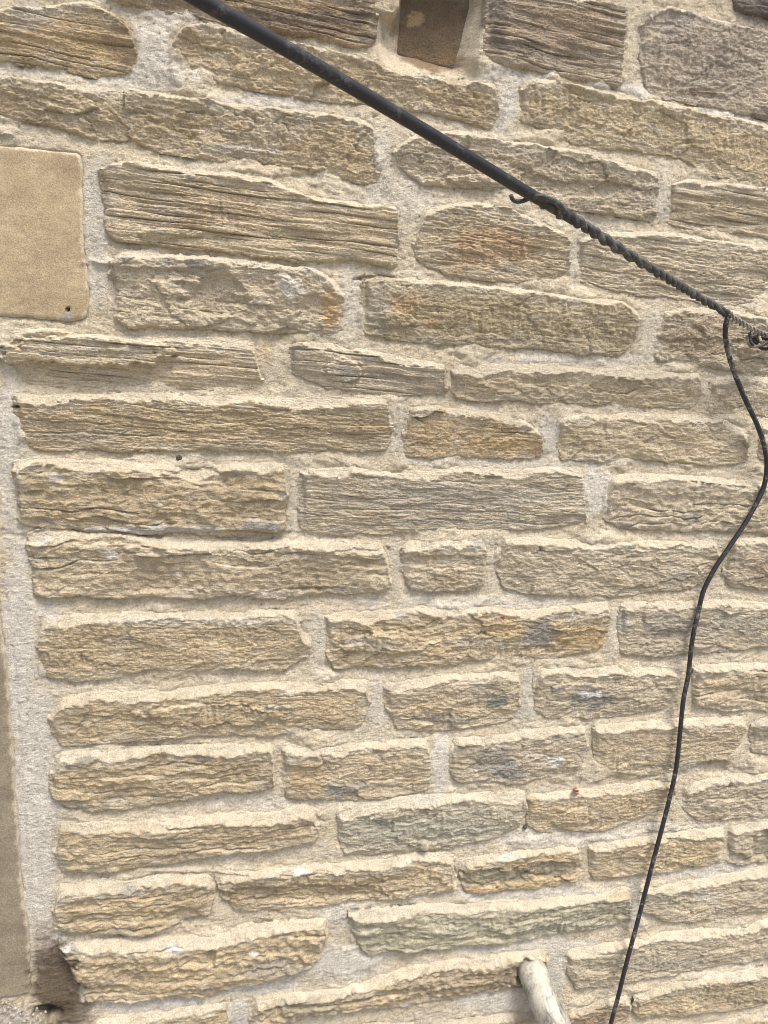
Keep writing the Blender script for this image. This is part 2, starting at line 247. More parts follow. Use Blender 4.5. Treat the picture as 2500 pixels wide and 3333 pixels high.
# ------------------------------------------------------------------ the stones: kind, proud (mm), colour, outline in photo points
B1 = (.435, .347, .220); B2 = (.458, .374, .250); B3 = (.440, .336, .198); B4 = (.435, .365, .258); B5 = (.470, .393, .277); B6 = (.36, .275, .175)
STONES = [
 ('L', 12, B3, [(-60,60),(120,45),(290,30),(385,78),(434,127),(446,193),(416,232),(313,238),(180,211),(0,187),(-60,180)]),
 ('L', 14, B6, [(350,-90),(360,5),(480,25),(620,55),(800,90),(1000,120),(1150,145),(1205,145),(1215,60),(1220,-90)]),
 ('R', 10, B1, [(560,150),(600,105),(690,95),(760,118),(900,150),(1050,180),(1200,215),(1250,240),(1470,278),(1605,290),(1612,375),(1588,415),(1540,395),(1400,365),(1250,335),(1000,315),(850,290),(750,270),(700,262),(650,232),(600,240),(572,220)]),
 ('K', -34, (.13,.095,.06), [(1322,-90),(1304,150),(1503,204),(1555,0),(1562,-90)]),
 ('L', 14, (.37,.295,.205), [(1590,-25),(1590,10),(1581,163),(1597,205),(1800,235),(2000,283),(2012,223),(2018,42),(1930,25),(1800,0)]),
 ('T', 12, (.42,.35,.26), [(2075,90),(2100,40),(2150,35),(2320,85),(2500,130),(2620,165),(2620,410),(2500,385),(2400,360),(2220,325),(2110,300),(2080,200)]),
 ('L', 16, (.16,.135,.115), [(2380,-90),(2390,25),(2500,55),(2620,85),(2620,-90)]),
 ('T', 10, B1, [(1690,300),(1710,272),(1800,280),(2010,320),(2220,362),(2500,425),(2620,450),(2620,620),(2500,597),(2400,580),(2310,560),(2220,515),(2040,482),(1875,465),(1800,422),(1693,390)]),
 ('R', 11, B1, [(-80,265),(0,268),(180,290),(446,313),(723,350),(1000,380),(1170,402),(1212,425),(1220,580),(1172,585),(1050,555),(900,535),(780,522),(600,500),(515,485),(440,447),(280,434),(230,416),(100,398),(-80,385)]),
 ('S', 9, (.340,.266,.163), [(-180,460),(0,476),(265,500),(275,545),(277,800),(290,880),(296,990),(285,1035),(240,1048),(0,1028),(-180,1012)]),
 ('L', 17, B2, [(338,560),(440,543),(650,570),(840,590),(910,615),(1000,655),(1100,672),(1285,690),(1292,750),(1288,800),(1275,862),(1200,850),(1140,838),(1000,838),(830,822),(700,800),(520,790),(395,775),(365,760),(352,650)]),
 ('R', 11, B5, [(1280,495),(1330,460),(1480,442),(1640,470),(1860,505),(2040,555),(2135,580),(2128,640),(2112,705),(2050,700),(1860,672),(1760,650),(1640,618),(1600,608),(1380,592),(1340,560),(1300,530)]),
 ('L', 10, B2, [(2178,610),(2235,597),(2400,615),(2500,630),(2620,655),(2620,780),(2500,765),(2350,750),(2255,745),(2165,712)]),
 ('M', 12, B2, [(1360,740),(1375,700),(1450,680),(1540,670),(1650,690),(1740,735),(1825,770),(1842,800),(1838,870),(1795,920),(1740,915),(1600,905),(1450,885),(1360,850),(1345,800)]),
 ('M', 10, B5, [(1885,785),(1960,768),(2140,765),(2300,790),(2480,812),(2492,880),(2465,975),(2350,985),(2200,965),(2050,950),(1950,930),(1880,905)]),
 ('R', 10, B5, [(2512,850),(2620,860),(2620,1010),(2500,990)]),
 ('R', 15, B5, [(385,845),(430,832),(560,845),(680,850),(780,870),(1000,880),(1050,900),(1108,960),(1100,1060),(1085,1078),(920,1065),(800,1060),(700,1060),(600,1055),(430,1058),(388,1040),(384,990),(405,950),(362,900),(365,875)]),
 ('T', 13, (.38,.31,.20), [(1187,905),(1240,908),(1400,925),(1600,945),(1770,965),(2020,995),(2075,1040),(2060,1105),(2010,1145),(1900,1140),(1740,1128),(1500,1112),(1350,1105),(1184,1088),(1182,1000)]),
 ('R', 11, B4, [(2148,1030),(2210,1010),(2350,1020),(2500,1040),(2620,1060),(2620,1225),(2500,1215),(2350,1190),(2200,1172),(2138,1165),(2135,1100)]),
 ('L', 9, B2, [(30,1090),(60,1080),(210,1085),(400,1105),(530,1110),(700,1110),(825,1118),(840,1200),(850,1250),(700,1262),(500,1255),(200,1245),(70,1230),(60,1200),(30,1165)]),
 ('L', 12, B4, [(948,1128),(1000,1122),(1110,1134),(1290,1170),(1442,1195),(1440,1275),(1300,1275),(1170,1262),(1050,1245),(960,1215),(952,1170)]),
 ('R', 12, B2, [(1470,1205),(1500,1198),(1760,1195),(1900,1213),(2010,1208),(2150,1218),(2262,1226),(2265,1290),(2240,1325),(2050,1310),(1850,1305),(1680,1300),(1500,1288),(1475,1275)]),
 ('T', 10, B4, [(2305,1240),(2370,1228),(2500,1240),(2620,1255),(2620,1360),(2500,1345),(2380,1338),(2310,1330)]),
 ('M', 14, B1, [(60,1285),(120,1300),(280,1290),(500,1288),(700,1300),(1000,1310),(1263,1308),(1264,1390),(1240,1450),(1000,1455),(700,1455),(400,1455),(130,1455),(85,1410),(70,1340)]),
 ('R', 12, B3, [(1330,1335),(1420,1328),(1600,1350),(1700,1375),(1752,1420),(1755,1475),(1700,1482),(1500,1480),(1330,1478),(1315,1420)]),
 ('R', 12, B2, [(1808,1365),(1900,1350),(2100,1355),(2330,1362),(2390,1395),(2420,1420),(2418,1490),(2390,1500),(2200,1495),(2000,1488),(1830,1485),(1812,1430)]),
 ('R', 10, B5, [(2465,1385),(2500,1380),(2620,1390),(2620,1500),(2500,1495),(2460,1480)]),
 ('P', 17, B1, [(60,1515),(120,1505),(330,1502),(550,1522),(640,1545),(730,1518),(925,1515),(930,1600),(922,1722),(700,1728),(500,1722),(250,1715),(80,1690),(65,1600)]),
 ('M', 13, B4, [(985,1535),(1140,1527),(1290,1545),(1480,1530),(1600,1535),(1800,1528),(1885,1530),(1890,1600),(1900,1690),(1750,1710),(1500,1712),(1250,1725),(990,1728),(980,1640)]),
 ('P', 13, B5, [(1975,1560),(2050,1548),(2200,1552),(2400,1565),(2500,1578),(2620,1590),(2620,1735),(2500,1725),(2250,1715),(2010,1705),(1955,1670),(1962,1615)]),
 ('P', 16, B2, [(100,1735),(260,1730),(450,1745),(700,1770),(1000,1765),(1240,1780),(1265,1840),(1262,1890),(1250,1915),(1000,1925),(700,1930),(400,1930),(140,1925),(118,1840)]),
 ('R', 14, B5, [(1305,1775),(1360,1762),(1565,1755),(1578,1790),(1560,1895),(1500,1912),(1400,1910),(1335,1905),(1306,1850)]),
 ('R', 12, B4, [(1628,1755),(1700,1755),(1920,1765),(2200,1765),(2310,1762),(2332,1800),(2320,1860),(2250,1905),(2050,1925),(1850,1925),(1720,1925),(1645,1900),(1612,1830)]),
 ('R', 12, B4, [(2370,1765),(2500,1750),(2620,1752),(2620,1920),(2500,1912),(2370,1900),(2348,1860)]),
 ('T', 14, B1, [(150,2010),(360,1995),(600,1992),(850,1990),(960,1990),(975,2050),(1005,2075),(995,2120),(920,2162),(850,2168),(760,2150),(650,2170),(500,2165),(350,2190),(250,2200),(155,2190),(125,2100),(128,2060)]),
 ('R', 13, B1, [(1062,2000),(1250,1990),(1500,1978),(1700,1985),(1850,1975),(1970,1962),(1975,2000),(1960,2060),(1930,2110),(1800,2125),(1650,2130),(1450,2142),(1250,2158),(1090,2165),(1070,2110),(1062,2050)]),
 ('R', 12, B4, [(2020,1965),(2200,1960),(2400,1955),(2500,1965),(2620,1968),(2620,2080),(2500,2090),(2300,2112),(2100,2122),(2020,2118),(2010,2050)]),
 ('T', 13, B1, [(215,2265),(340,2250),(600,2245),(800,2225),(1000,2222),(1190,2212),(1198,2260),(1170,2330),(1140,2352),(1000,2365),(850,2375),(700,2380),(450,2395),(220,2410),(175,2370),(170,2320)]),
 ('R', 12, B2, [(1248,2225),(1400,2205),(1600,2185),(1680,2190),(1684,2250),(1680,2290),(1650,2335),(1550,2350),(1400,2360),(1290,2358),(1265,2300),(1255,2260)]),
 ('R', 11, B4, [(1745,2180),(1850,2170),(2000,2172),(2150,2178),(2200,2195),(2190,2240),(2145,2295),(2050,2310),(1930,2325),(1780,2322),(1740,2300),(1735,2240)]),
 ('P', 13, B2, [(2255,2165),(2400,2158),(2500,2160),(2620,2158),(2620,2295),(2500,2300),(2380,2300),(2250,2285),(2245,2220)]),
 ('P', 15, B1, [(205,2445),(400,2438),(550,2425),(880,2422),(892,2455),(888,2550),(850,2562),(650,2578),(450,2605),(300,2615),(210,2610),(180,2570),(178,2500)]),
 ('R', 12, B2, [(925,2428),(1100,2425),(1250,2410),(1380,2402),(1395,2440),(1398,2510),(1385,2555),(1280,2570),(1150,2588),(1000,2592),(935,2588),(922,2500)]),
 ('R', 12, B4, [(1480,2400),(1600,2392),(1700,2380),(1850,2362),(1890,2362),(1905,2420),(1870,2500),(1800,2515),(1700,2530),(1600,2535),(1490,2530),(1462,2490),(1465,2440)]),
 ('T', 13, B2, [(1928,2360),(2100,2345),(2250,2338),(2400,2332),(2415,2360),(2390,2420),(2365,2470),(2280,2470),(2200,2500),(2050,2515),(1960,2505),(1932,2480)]),
 ('R', 11, B4, [(2440,2350),(2500,2335),(2620,2330),(2620,2440),(2500,2445),(2440,2430)]),
 ('P', 15, B1, [(200,2665),(420,2672),(650,2652),(900,2640),(975,2618),(1020,2635),(1030,2670),(1020,2730),(900,2745),(700,2768),(500,2800),(350,2815),(210,2825),(190,2760),(192,2710)]),
 ('R', 13, (.42,.37,.27), [(1100,2635),(1200,2615),(1300,2590),(1450,2585),(1600,2580),(1700,2572),(1705,2610),(1690,2670),(1600,2710),(1450,2740),(1300,2760),(1130,2765),(1105,2700)]),
 ('T', 12, B1, [(1712,2585),(1850,2565),(2000,2552),(2180,2538),(2185,2580),(2150,2625),(2060,2650),(1990,2680),(1930,2695),(1850,2695),(1760,2690),(1715,2670)]),
 ('R', 12, B4, [(2225,2560),(2300,2530),(2400,2518),(2500,2510),(2620,2505),(2620,2620),(2500,2635),(2370,2655),(2260,2655),(2220,2620)]),
 ('P', 15, B1, [(195,2880),(330,2865),(500,2845),(670,2838),(690,2860),(672,2955),(600,2985),(480,3010),(300,3020),(195,3010),(180,2940)]),
 ('R', 13, B1, [(712,2835),(850,2825),(1000,2810),(1200,2800),(1390,2770),(1460,2780),(1475,2810),(1470,2880),(1300,2905),(1100,2920),(900,2945),(780,2945),(728,2905)]),
 ('R', 13, B3, [(1515,2795),(1600,2775),(1700,2760),(1870,2745),(1878,2780),(1862,2860),(1700,2880),(1600,2890),(1515,2888),(1500,2840)]),
 ('R', 12, B1, [(1915,2745),(2050,2725),(2200,2705),(2340,2690),(2345,2720),(2320,2795),(2200,2820),(2050,2840),(1925,2848),(1912,2800)]),
 ('R', 13, B4, [(2368,2690),(2420,2680),(2500,2670),(2620,2655),(2620,2775),(2500,2785),(2420,2800),(2362,2795)]),
 ('Q', 18, B1, [(205,3060),(350,3045),(550,3045),(720,3030),(850,2995),(1000,2985),(1055,2985),(1060,3020),(1030,3100),(1000,3130),(900,3160),(750,3195),(600,3220),(400,3235),(300,3235),(255,3170),(215,3100)]),
 ('P', 16, (.37,.335,.235), [(1140,2958),(1300,2945),(1500,2935),(1700,2930),(1900,2905),(2030,2885),(2045,2920),(2040,2980),(1900,3005),(1750,3030),(1600,3055),(1450,3065),(1300,3080),(1190,3082),(1150,3030)]),
 ('R', 14, B4, [(2080,2885),(2200,2870),(2300,2850),(2450,2825),(2620,2800),(2620,2920),(2500,2945),(2350,2965),(2250,2980),(2150,2985),(2095,2955)]),
 ('R', 13, B1, [(300,3315),(420,3295),(560,3275),(735,3255),(745,3300),(742,3430),(270,3430)]),
 ('Q', 16, B1, [(820,3235),(900,3230),(1050,3215),(1190,3190),(1300,3145),(1450,3120),(1600,3100),(1770,3085),(1775,3115),(1690,3190),(1600,3205),(1480,3225),(1300,3250),(1130,3270),(1000,3275),(900,3310),(840,3340),(815,3290)]),
 ('R', 14, B4, [(1840,3090),(2000,3060),(2150,3030),(2300,3020),(2400,3010),(2500,2985),(2620,2965),(2620,3075),(2500,3098),(2300,3130),(2150,3160),(1950,3195),(1870,3205),(1845,3160)]),
 ('R', 12, B6, [(1850,3270),(1950,3250),(2035,3235),(2042,3260),(2030,3310),(1960,3350),(1850,3380),(1800,3350)]),
 ('R', 15, B1, [(2062,3222),(2200,3188),(2350,3160),(2500,3138),(2620,3120),(2620,3220),(2400,3265),(2200,3290),(2080,3295),(2058,3270)]),
 ('R', 12, B1, [(2150,3370),(2280,3330),(2400,3305),(2500,3290),(2620,3270),(2620,3430),(2150,3430)]),
 ('R', 12, B6, [(1400,3335),(1500,3310),(1640,3295),(1720,3290),(1740,3430),(1390,3430)]),
 ('R', 12, B1, [(870,3370),(1050,3345),(1200,3325),(1345,3325),(1360,3430),(860,3430)]),
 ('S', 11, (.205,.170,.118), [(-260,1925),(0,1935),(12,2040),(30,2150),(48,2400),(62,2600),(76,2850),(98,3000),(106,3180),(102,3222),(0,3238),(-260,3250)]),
 ('S', 6, (.36,.28,.17), [(-260,1060),(-30,1070),(-25,1500),(-22,1895),(-260,1890)]),
]
def chaikin(p, n=1):
    for _ in range(n):
        q = np.roll(p, -1, 0); L = np.linalg.norm(q-p, axis=1)[:, None]; k = np.minimum(.25, .0035/L)
        a = p*(1-k)+q*k; b = p*k+q*(1-k)
        p = np.stack([a, b], 1).reshape(-1, 2)
    return p
def sdf(poly, u, v):
    """positive inside"""
    d = np.full(u.shape, 1e9, np.float32); ins = np.zeros(u.shape, bool)
    n = len(poly)
    for i in range(n):
        ax, ay = poly[i]; bx, by = poly[(i+1) % n]
        ex_, ey_ = bx-ax, by-ay; L = ex_*ex_+ey_*ey_+1e-12
        t = np.clip(((u-ax)*ex_+(v-ay)*ey_)/L, 0, 1)
        d = np.minimum(d, (u-ax-t*ex_)**2+(v-ay-t*ey_)**2)
        c = (ay > v) != (by > v)
        if by != ay: ins ^= c & (u < (bx-ax)*(v-ay)/(by-ay)+ax)
    d = np.sqrt(d); return np.where(ins, d, -d)
def edge_wobble(u, v, s, k=1.0):
    return k*(.0032*fbm(u*42, v*58, 3, s+200)+.0014*noise(u*260, v*300, s+210)+.0042*noise(u*13, v*17, s+205)*(k > .5))

def stone_fields(kind, proud, col, poly, s, u, v):
    d0 = sdf(poly, u, v)
    d = d0+edge_wobble(u, v, s, .35 if kind in 'SK' else 1.25)+(0 if kind in 'SK' else .0062)
    vmin, vmax = poly[:, 1].min(), poly[:, 1].max(); umin = poly[:, 0].min()
    # local height up the stone: interpolate top and bottom outline along u
    uu = np.linspace(poly[:, 0].min(), poly[:, 0].max(), 60)
    tp = np.full(60, -9.); bt = np.full(60, 9.)
    n = len(poly)
    for i in range(n):
        ax, ay = poly[i]; bx, by = poly[(i+1) % n]
        lo, hi = min(ax, bx), max(ax, bx)
        m = (uu >= lo-1e-9) & (uu <= hi+1e-9)
        if hi-lo < 1e-6: y = np.full(60, max(ay, by))
        else: y = ay+(by-ay)*(uu-ax)/(bx-ax)
        tp = np.where(m, np.maximum(tp, y), tp); bt = np.where(m, np.minimum(bt, y), bt)
    T = np.interp(u, uu, tp); Bm = np.interp(u, uu, bt)
    t = np.clip((v-Bm)/np.maximum(T-Bm, .01), 0, 1)
    P = proud/1000. if kind in 'SK' else (proud+2.5)/1000.
    rnd = random.Random(s)
    r1, r2 = rnd.random(), rnd.random()
    h = np.full(u.shape, P)
    tone = np.zeros(u.shape); groove = np.zeros(u.shape)
    big = fbm(u*11, v*19, 3, s+1)
    if kind in 'LMPRTQ':
        h += .0105*(t-.46) + .0030*big
    if kind == 'L':
        a, g, i = layers(u, v, .0095, s, 9, .88, .4)
        b, g2, j = layers(u, v, .0040, s+40, 13, .78, .7)
        msk = sst(-.5, .3, fbm(u*9, v*22, 2, s+60))
        h += .0036*a + (.0013+.0009*msk)*b - .0042*g - .0022*g2*msk
        groove = g*.7+g2*.4*msk; tone = .12*noise(i*3.3+u*2, i*1.7+.5, s)+.09*noise(j*3.3+u*3, j*1.7+.5, s)
    elif kind == 'M':
        a, g, i = layers(u, v, .014, s, 9, .86, .5)
        b, g2, j = layers(u, v, .0030, s+40, 34, .55, 1.3)
        h += .0032*a+.0013*b-.0014*g2-.0022*g + .0011*fbm(u*110, v*260, 2, s+3)
        groove = g2*.35+g*.3; tone = .09*noise(j*3.3+u*3, j*1.7+.5, s)
    elif kind in 'PQ':
        a, g, i = layers(u, v, .019, s, 8, .74, .8)
        lump = np.abs(noise(u*52+i*3.1, v*26, s+8)); lump2 = np.abs(fbm(u*38+i*7, v*44, 2, s+18))
        b, g2, j = layers(u, v, .006, s+40, 24, .6, 1.2)
        k = 1.5 if kind == 'Q' else 1
        h += .0050*a*k + .0050*(.5-lump)*k*.8 + .0050*(.4-lump2)*k*.8 + .0013*b - .0030*g - .0010*g2
        groove = g*.6; tone = .08*a
    elif kind in 'RT':
        wu = u+.010*fbm(u*40, v*60, 3, s+12); wv = v+.007*fbm(u*35, v*60, 3, s+13)
        c, e = cellchips(wu*11, wv*27, s+14)
        c2, e2 = cellchips(wu*34, wv*75, s+34)
        b, g2, j = layers(u, v, .0065, s+40, 16, .84, 1.4)
        b3, g3, j3 = layers(u, v, .0040, s+140, 20, .76, .8)
        lay3 = sst(-.25, .35, fbm(u*10+4, v*30, 3, s+38))
        rg = 1-np.abs(fbm(wu*24, wv*40, 3, s+15))*2
        f = 1.0 if kind == 'R' else .55
        lay = sst(-.1, .5, fbm(u*8, v*25, 2, s+36))
        h += .0042*c*f + .0014*c2*f + .0016*rg*f + lay*(.0016*b - .0016*g2) + lay3*(.0011*b3-.0013*g3) + .0012*fbm(u*110, v*150, 3, s+16)*1.3
        crk = np.exp(-(e/.035)**2)*sst(0, .5, noise(u*13, v*18, s+17))
        groove = g2*.3*lay+.4*g3*lay3+.6*crk; tone = .05*c
        h -= .0016*crk
        if kind == 'T' or r1 < .15:
            pm = sst(-.05, .35, fbm(u*13, v*24, 2, s+21))*sst(.003, .01, d0)
            tm = noise((u+.12*v)*165+.5*fbm(u*30, v*30, 2, s+22), v*26, s+23)
            h += pm*(.0017 if kind == 'T' else .0014)*tm; tone += pm*.06*tm
    elif kind == 'S':
        h += .0006*fbm(u*14, v*14, 3, s+1)+.00025*fbm(u*300, v*300, 2, s+2)
        tone = .05*fbm(u*10, v*22, 3, s+4)
    elif kind == 'K':
        h += .003*fbm(u*20, v*20, 3, s+1)
    if kind not in 'SK':
        tmask = np.zeros(u.shape)
        for (x, y, rx, ry) in TOOLED:
            m = bbox_hit(u, v, x, y, rx, ry, 1.3)
            if m.any(): tmask[m] = np.maximum(tmask[m], 1-sst(.55, 1.1, pix_scale_ellipse(u[m], v[m], x, y, rx, ry)+.35*fbm(u[m]*30, v[m]*50, 3, 951)))
        if tmask.any():
            tm = noise((u+.10*v)*150+.35*fbm(u*25, v*30, 2, s+24), v*15, s+25)
            tmask = tmask*sst(-.45, .25, fbm(u*35, v*45, 3, s+26)); h += tmask*.0026*(tm-.2); tone = tone+tmask*.10*tm
    # edges: the face turns in, more sharply at the foot than at the head
    er = .0026*(1+.5*fbm(u*18, v*18, 2, s+30))
    if kind in 'SK': er = .0012
    sink = 1-np.exp(-np.maximum(d, 0)/er)
    base = (P*.52 if kind != 'S' else P*.4) if kind not in 'K' else P-.004
    h = base+(h-base)*sink
    if kind not in 'SK':
        yt = T-v+.0062                                   # distance below the head
        Lg = np.clip((.0105+.0125*fbm(u*13, v*4, 3, s+31)+.0050*fbm(u*70, v*30, 3, s+32))*(1-.35*sst(1.6, 1.8, v)), .0015, .03)
        q = np.clip(yt/Lg, 0, 1)
        hl = P*.62+(P*.30+.0030)*np.power(q, .9)+.0010*fbm(u*60, v*120, 3, s+33)
        h = np.where(yt < Lg, np.minimum(hl, h+.002), h)
        lip = np.exp(-((yt-Lg-.0015)/.0035)**2)*(yt > 0); h = h+.0012*lip
    else: Lg = None
    h = np.where(d < 0, base+d*4.5, h)
    h = h+.0011*fbm(u*240, v*380, 2, s+50)*(.25 if kind in 'S' else 1)
    # colour
    c = np.ones(u.shape+(3,))*np.array(col)
    m1 = fbm(u*7, v*16, 4, s+70); m2 = fbm(u*16, v*34, 4, s+75); m3 = fbm(u*45, v*120, 3, s+78)
    j = np.random.RandomState(s).uniform(-1, 1, 3)
    c = c*(1+.05*j[0])
    c = c*(1+.16*m1+.13*m2+.12*m3+tone)[..., None]
    och = sst(.15, .75, fbm(u*9+3, v*20+5, 4, s+80))[..., None]*.30*(0.4 if kind == 'S' else 1)
    c = c*(1-och)+c*np.array([1.08, .96, .78])*och
    gry = sst(.15, .8, fbm(u*11+8, v*26+2, 4, s+84))[..., None]*.28*(0.3 if kind == 'S' else 1)
    lum = c.mean(-1, keepdims=True)
    c = c*(1-gry)+lum*np.array([1.03, 1.0, .93])*gry
    # lime slurry smeared over the margins, heavier at the head of the stone
    sm = (1-sst(.006, .024+.014*t, d+.007*fbm(u*50, v*90, 3, s+90)))*(.45+.5*t)*sst(-.6, .3, fbm(u*20, v*25, 2, s+91))
    if Lg is not None: sm = np.maximum(sm, (1-sst(.8, 1.3, (T-v+.0062)/Lg+.35*fbm(u*60, v*120, 3, s+92)))*.78)
    pat = sst(.30, .62, fbm(u*24, v*60, 4, s+93))*.7
    sm = np.clip(np.maximum(sm, pat), 0, 1)*(.25 if kind == 'K' else 1)
    if kind == 'S': sm = (1-sst(.0015, .006, d+.005*fbm(u*50, v*50, 3, s+90)))*.6
    c = c*(1-sm[..., None])+np.array([.515, .450, .338])*sm[..., None]
    c = c*(1-.34*np.clip(groove, 0, 1))[..., None]          # soot and soil lodged in the bedding cracks
    c = apply_stains_shade(u, v, c)
    h = apply_bumps(u, v, h)
    return h, d, np.clip(c, .01, .9)

def grid_mesh(name, us, vs, H, keep, C, mat, parent, origin):
    nu, nv = len(us), len(vs)
    U, V = np.meshgrid(us, vs)
    cell = keep[:-1, :-1] & keep[1:, :-1] & keep[:-1, 1:] & keep[1:, 1:]
    idx = np.arange(nu*nv).reshape(nv, nu)
    jj, ii = np.nonzero(cell)
    q = np.stack([idx[jj, ii], idx[jj, ii+1], idx[jj+1, ii+1], idx[jj+1, ii]], 1)
    used = np.zeros(nu*nv, bool); used[q.ravel()] = True
    remap = np.cumsum(used)-1; q = remap[q]
    co = np.stack([U.ravel()[used]-origin[0], -H.ravel()[used]-origin[1], V.ravel()[used]-origin[2]], 1).astype(np.float32)
    me = bpy.data.meshes.new(name)
    me.vertices.add(len(co)); me.vertices.foreach_set('co', co.ravel())
    me.loops.add(q.size); me.loops.foreach_set('vertex_index', q.ravel().astype(np.int32))
    me.polygons.add(len(q)); me.polygons.foreach_set('loop_start', np.arange(0, q.size, 4, dtype=np.int32))
    me.polygons.foreach_set('loop_total', np.full(len(q), 4, np.int32))
    me.polygons.foreach_set('use_smooth', np.ones(len(q), bool))
    me.update(calc_edges=True)
    at = me.color_attributes.new('Col', 'FLOAT_COLOR', 'POINT')
    cc = np.ones((len(co), 4), np.float32); cc[:, :3] = C.reshape(-1, 3)[used]
    at.data.foreach_set('color', cc.ravel())
    me.materials.append(mat)
    o = bpy.data.objects.new(name, me); COL.objects.link(o)
    o.location = origin
    if parent: o.parent = parent
    return o, len(q)

def thing(name, label, cat, loc=(0, 0, 0)):
    o = bpy.data.objects.new(name, None); COL.objects.link(o); o.location = loc; o.empty_display_size = .1
    o['label'] = label; o['category'] = cat; return o

wall = thing('stone_wall', 'weathered buff sandstone wall of rough coursed stones bedded in pale lime mortar', 'wall')
total = 0
polys = []
for s, (kind, proud, col, pts) in enumerate(STONES):
    p = chaikin(uv(pts), 1); polys.append((kind, proud, p))
for s, (kind, proud, col, pts) in enumerate(STONES):
    p = polys[s][2]
    c = p.mean(0)
    _, _, dep = topx(np.array([c[0]]), np.array([c[1]]))
    px1 = dep[0]/F*3.255                       # metres under one rendered pixel
    du, dv = px1*1.15, px1*.70
    if kind in 'SK': du, dv = px1*1.9, px1*1.9
    # only the photographed width is meshed finely
    us = np.arange(p[:, 0].min()-.007, p[:, 0].max()+.007, du); vs = np.arange(p[:, 1].min()-.007, p[:, 1].max()+.007, dv)
    U, V = np.meshgrid(us, vs)
    H, D, C = stone_fields(kind, proud, col, p, 1000+s*97, U, V)
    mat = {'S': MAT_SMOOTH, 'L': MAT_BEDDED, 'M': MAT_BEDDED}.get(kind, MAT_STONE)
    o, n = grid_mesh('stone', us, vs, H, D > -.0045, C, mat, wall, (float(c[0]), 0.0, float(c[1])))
    total += n
    if kind == 'S' and s == 9: o['label'] = 'large smooth dressed sandstone block'
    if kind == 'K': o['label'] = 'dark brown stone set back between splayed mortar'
print('stone quads', total)

# ------------------------------------------------------------------ stones beyond the frame, coarse
X0, X1, Z0, Z1 = -.62, 1.75, 0.0, 3.0
def in_view(u, v, m=70):
    x, y, d = topx(np.array(u), np.array(v)); return bool(np.any((x > -m) & (x < 2500+m) & (y > -m) & (y < 3333+m)))
rng = random.Random(5)
extra = []
allp = np.concatenate([q[2] for q in polys])
z = Z0+.02
while z < Z1-.05:
    hgt = rng.uniform(.065, .11); x = X0+rng.uniform(.0, .1)
    while x < X1-.1:
        L = rng.uniform(.18, .46)
        gx = np.linspace(x, x+L, 7); gz = np.linspace(z, z+hgt, 4); GX, GZ = np.meshgrid(gx, gz)
        bad = in_view(GX.ravel(), GZ.ravel())
        if not bad:
            for k, pr, pp in polys:
                if pp[:, 0].max() > x-.012 and pp[:, 0].min() < x+L+.012 and pp[:, 1].max() > z-.012 and pp[:, 1].min() < z+hgt+.012:
                    if (sdf(pp, GX, GZ) > -.012).any() or ((np.abs(pp[:, 0]-x-L/2) < L/2) & (np.abs(pp[:, 1]-z-hgt/2) < hgt/2)).any(): bad = True; break
        if not bad:
            r = lambda: rng.uniform(-.004, .004)
            extra.append(np.array([(x+r(), z+r()), (x+L/2, z+r()), (x+L+r(), z+r()), (x+L+r(), z+hgt+r()), (x+L/2, z+hgt+r()), (x+r(), z+hgt+r())]))
            x += L+rng.uniform(.018, .035)
        else: x += .03
    z += hgt+rng.uniform(.018, .028)
print('extra stones', len(extra))
ex_objs = []
for k, p in enumerate(extra):
    p = chaikin(p, 1)
    us = np.arange(p[:, 0].min()-.007, p[:, 0].max()+.007, .012); vs = np.arange(p[:, 1].min()-.007, p[:, 1].max()+.007, .009)
    U, V = np.meshgrid(us, vs); kk = 'RPTR'[k % 4]
    H, D, C = stone_fields(kk, 12, rng.choice([B1, B2, B3, B4, B5]), p, 30000+k*91, U, V)
    ex_objs.append((us, vs, H, D > -.006, C))
# one mesh for the whole surround
vco, qs, cs, off = [], [], [], 0
for us, vs, H, K, C in ex_objs:
    U, V = np.meshgrid(us, vs); nu, nv = len(us), len(vs)
    cell = K[:-1, :-1] & K[1:, :-1] & K[:-1, 1:] & K[1:, 1:]
    idx = np.arange(nu*nv).reshape(nv, nu); jj, ii = np.nonzero(cell)
    qs.append(np.stack([idx[jj, ii], idx[jj, ii+1], idx[jj+1, ii+1], idx[jj+1, ii]], 1)+off)
    vco.append(np.stack([U.ravel(), -H.ravel(), V.ravel()], 1)); cs.append(C.reshape(-1, 3)); off += nu*nv
vco = np.concatenate(vco); qs = np.concatenate(qs); cs = np.concatenate(cs)
used = np.zeros(len(vco), bool); used[qs.ravel()] = True; rm = np.cumsum(used)-1
me = bpy.data.meshes.new('surrounding_stones'); me.from_pydata(vco[used].tolist(), [], rm[qs].tolist())
me.polygons.foreach_set('use_smooth', np.ones(len(qs), bool))
at = me.color_attributes.new('Col', 'FLOAT_COLOR', 'POINT')
at.data.foreach_set('color', np.concatenate([cs[used], np.ones((used.sum(), 1))], 1).astype(np.float32).ravel())
me.materials.append(MAT_STONE)
o = bpy.data.objects.new('surrounding_stones', me); COL.objects.link(o); o.parent = wall; o['kind'] = 'stuff'
total += len(qs)

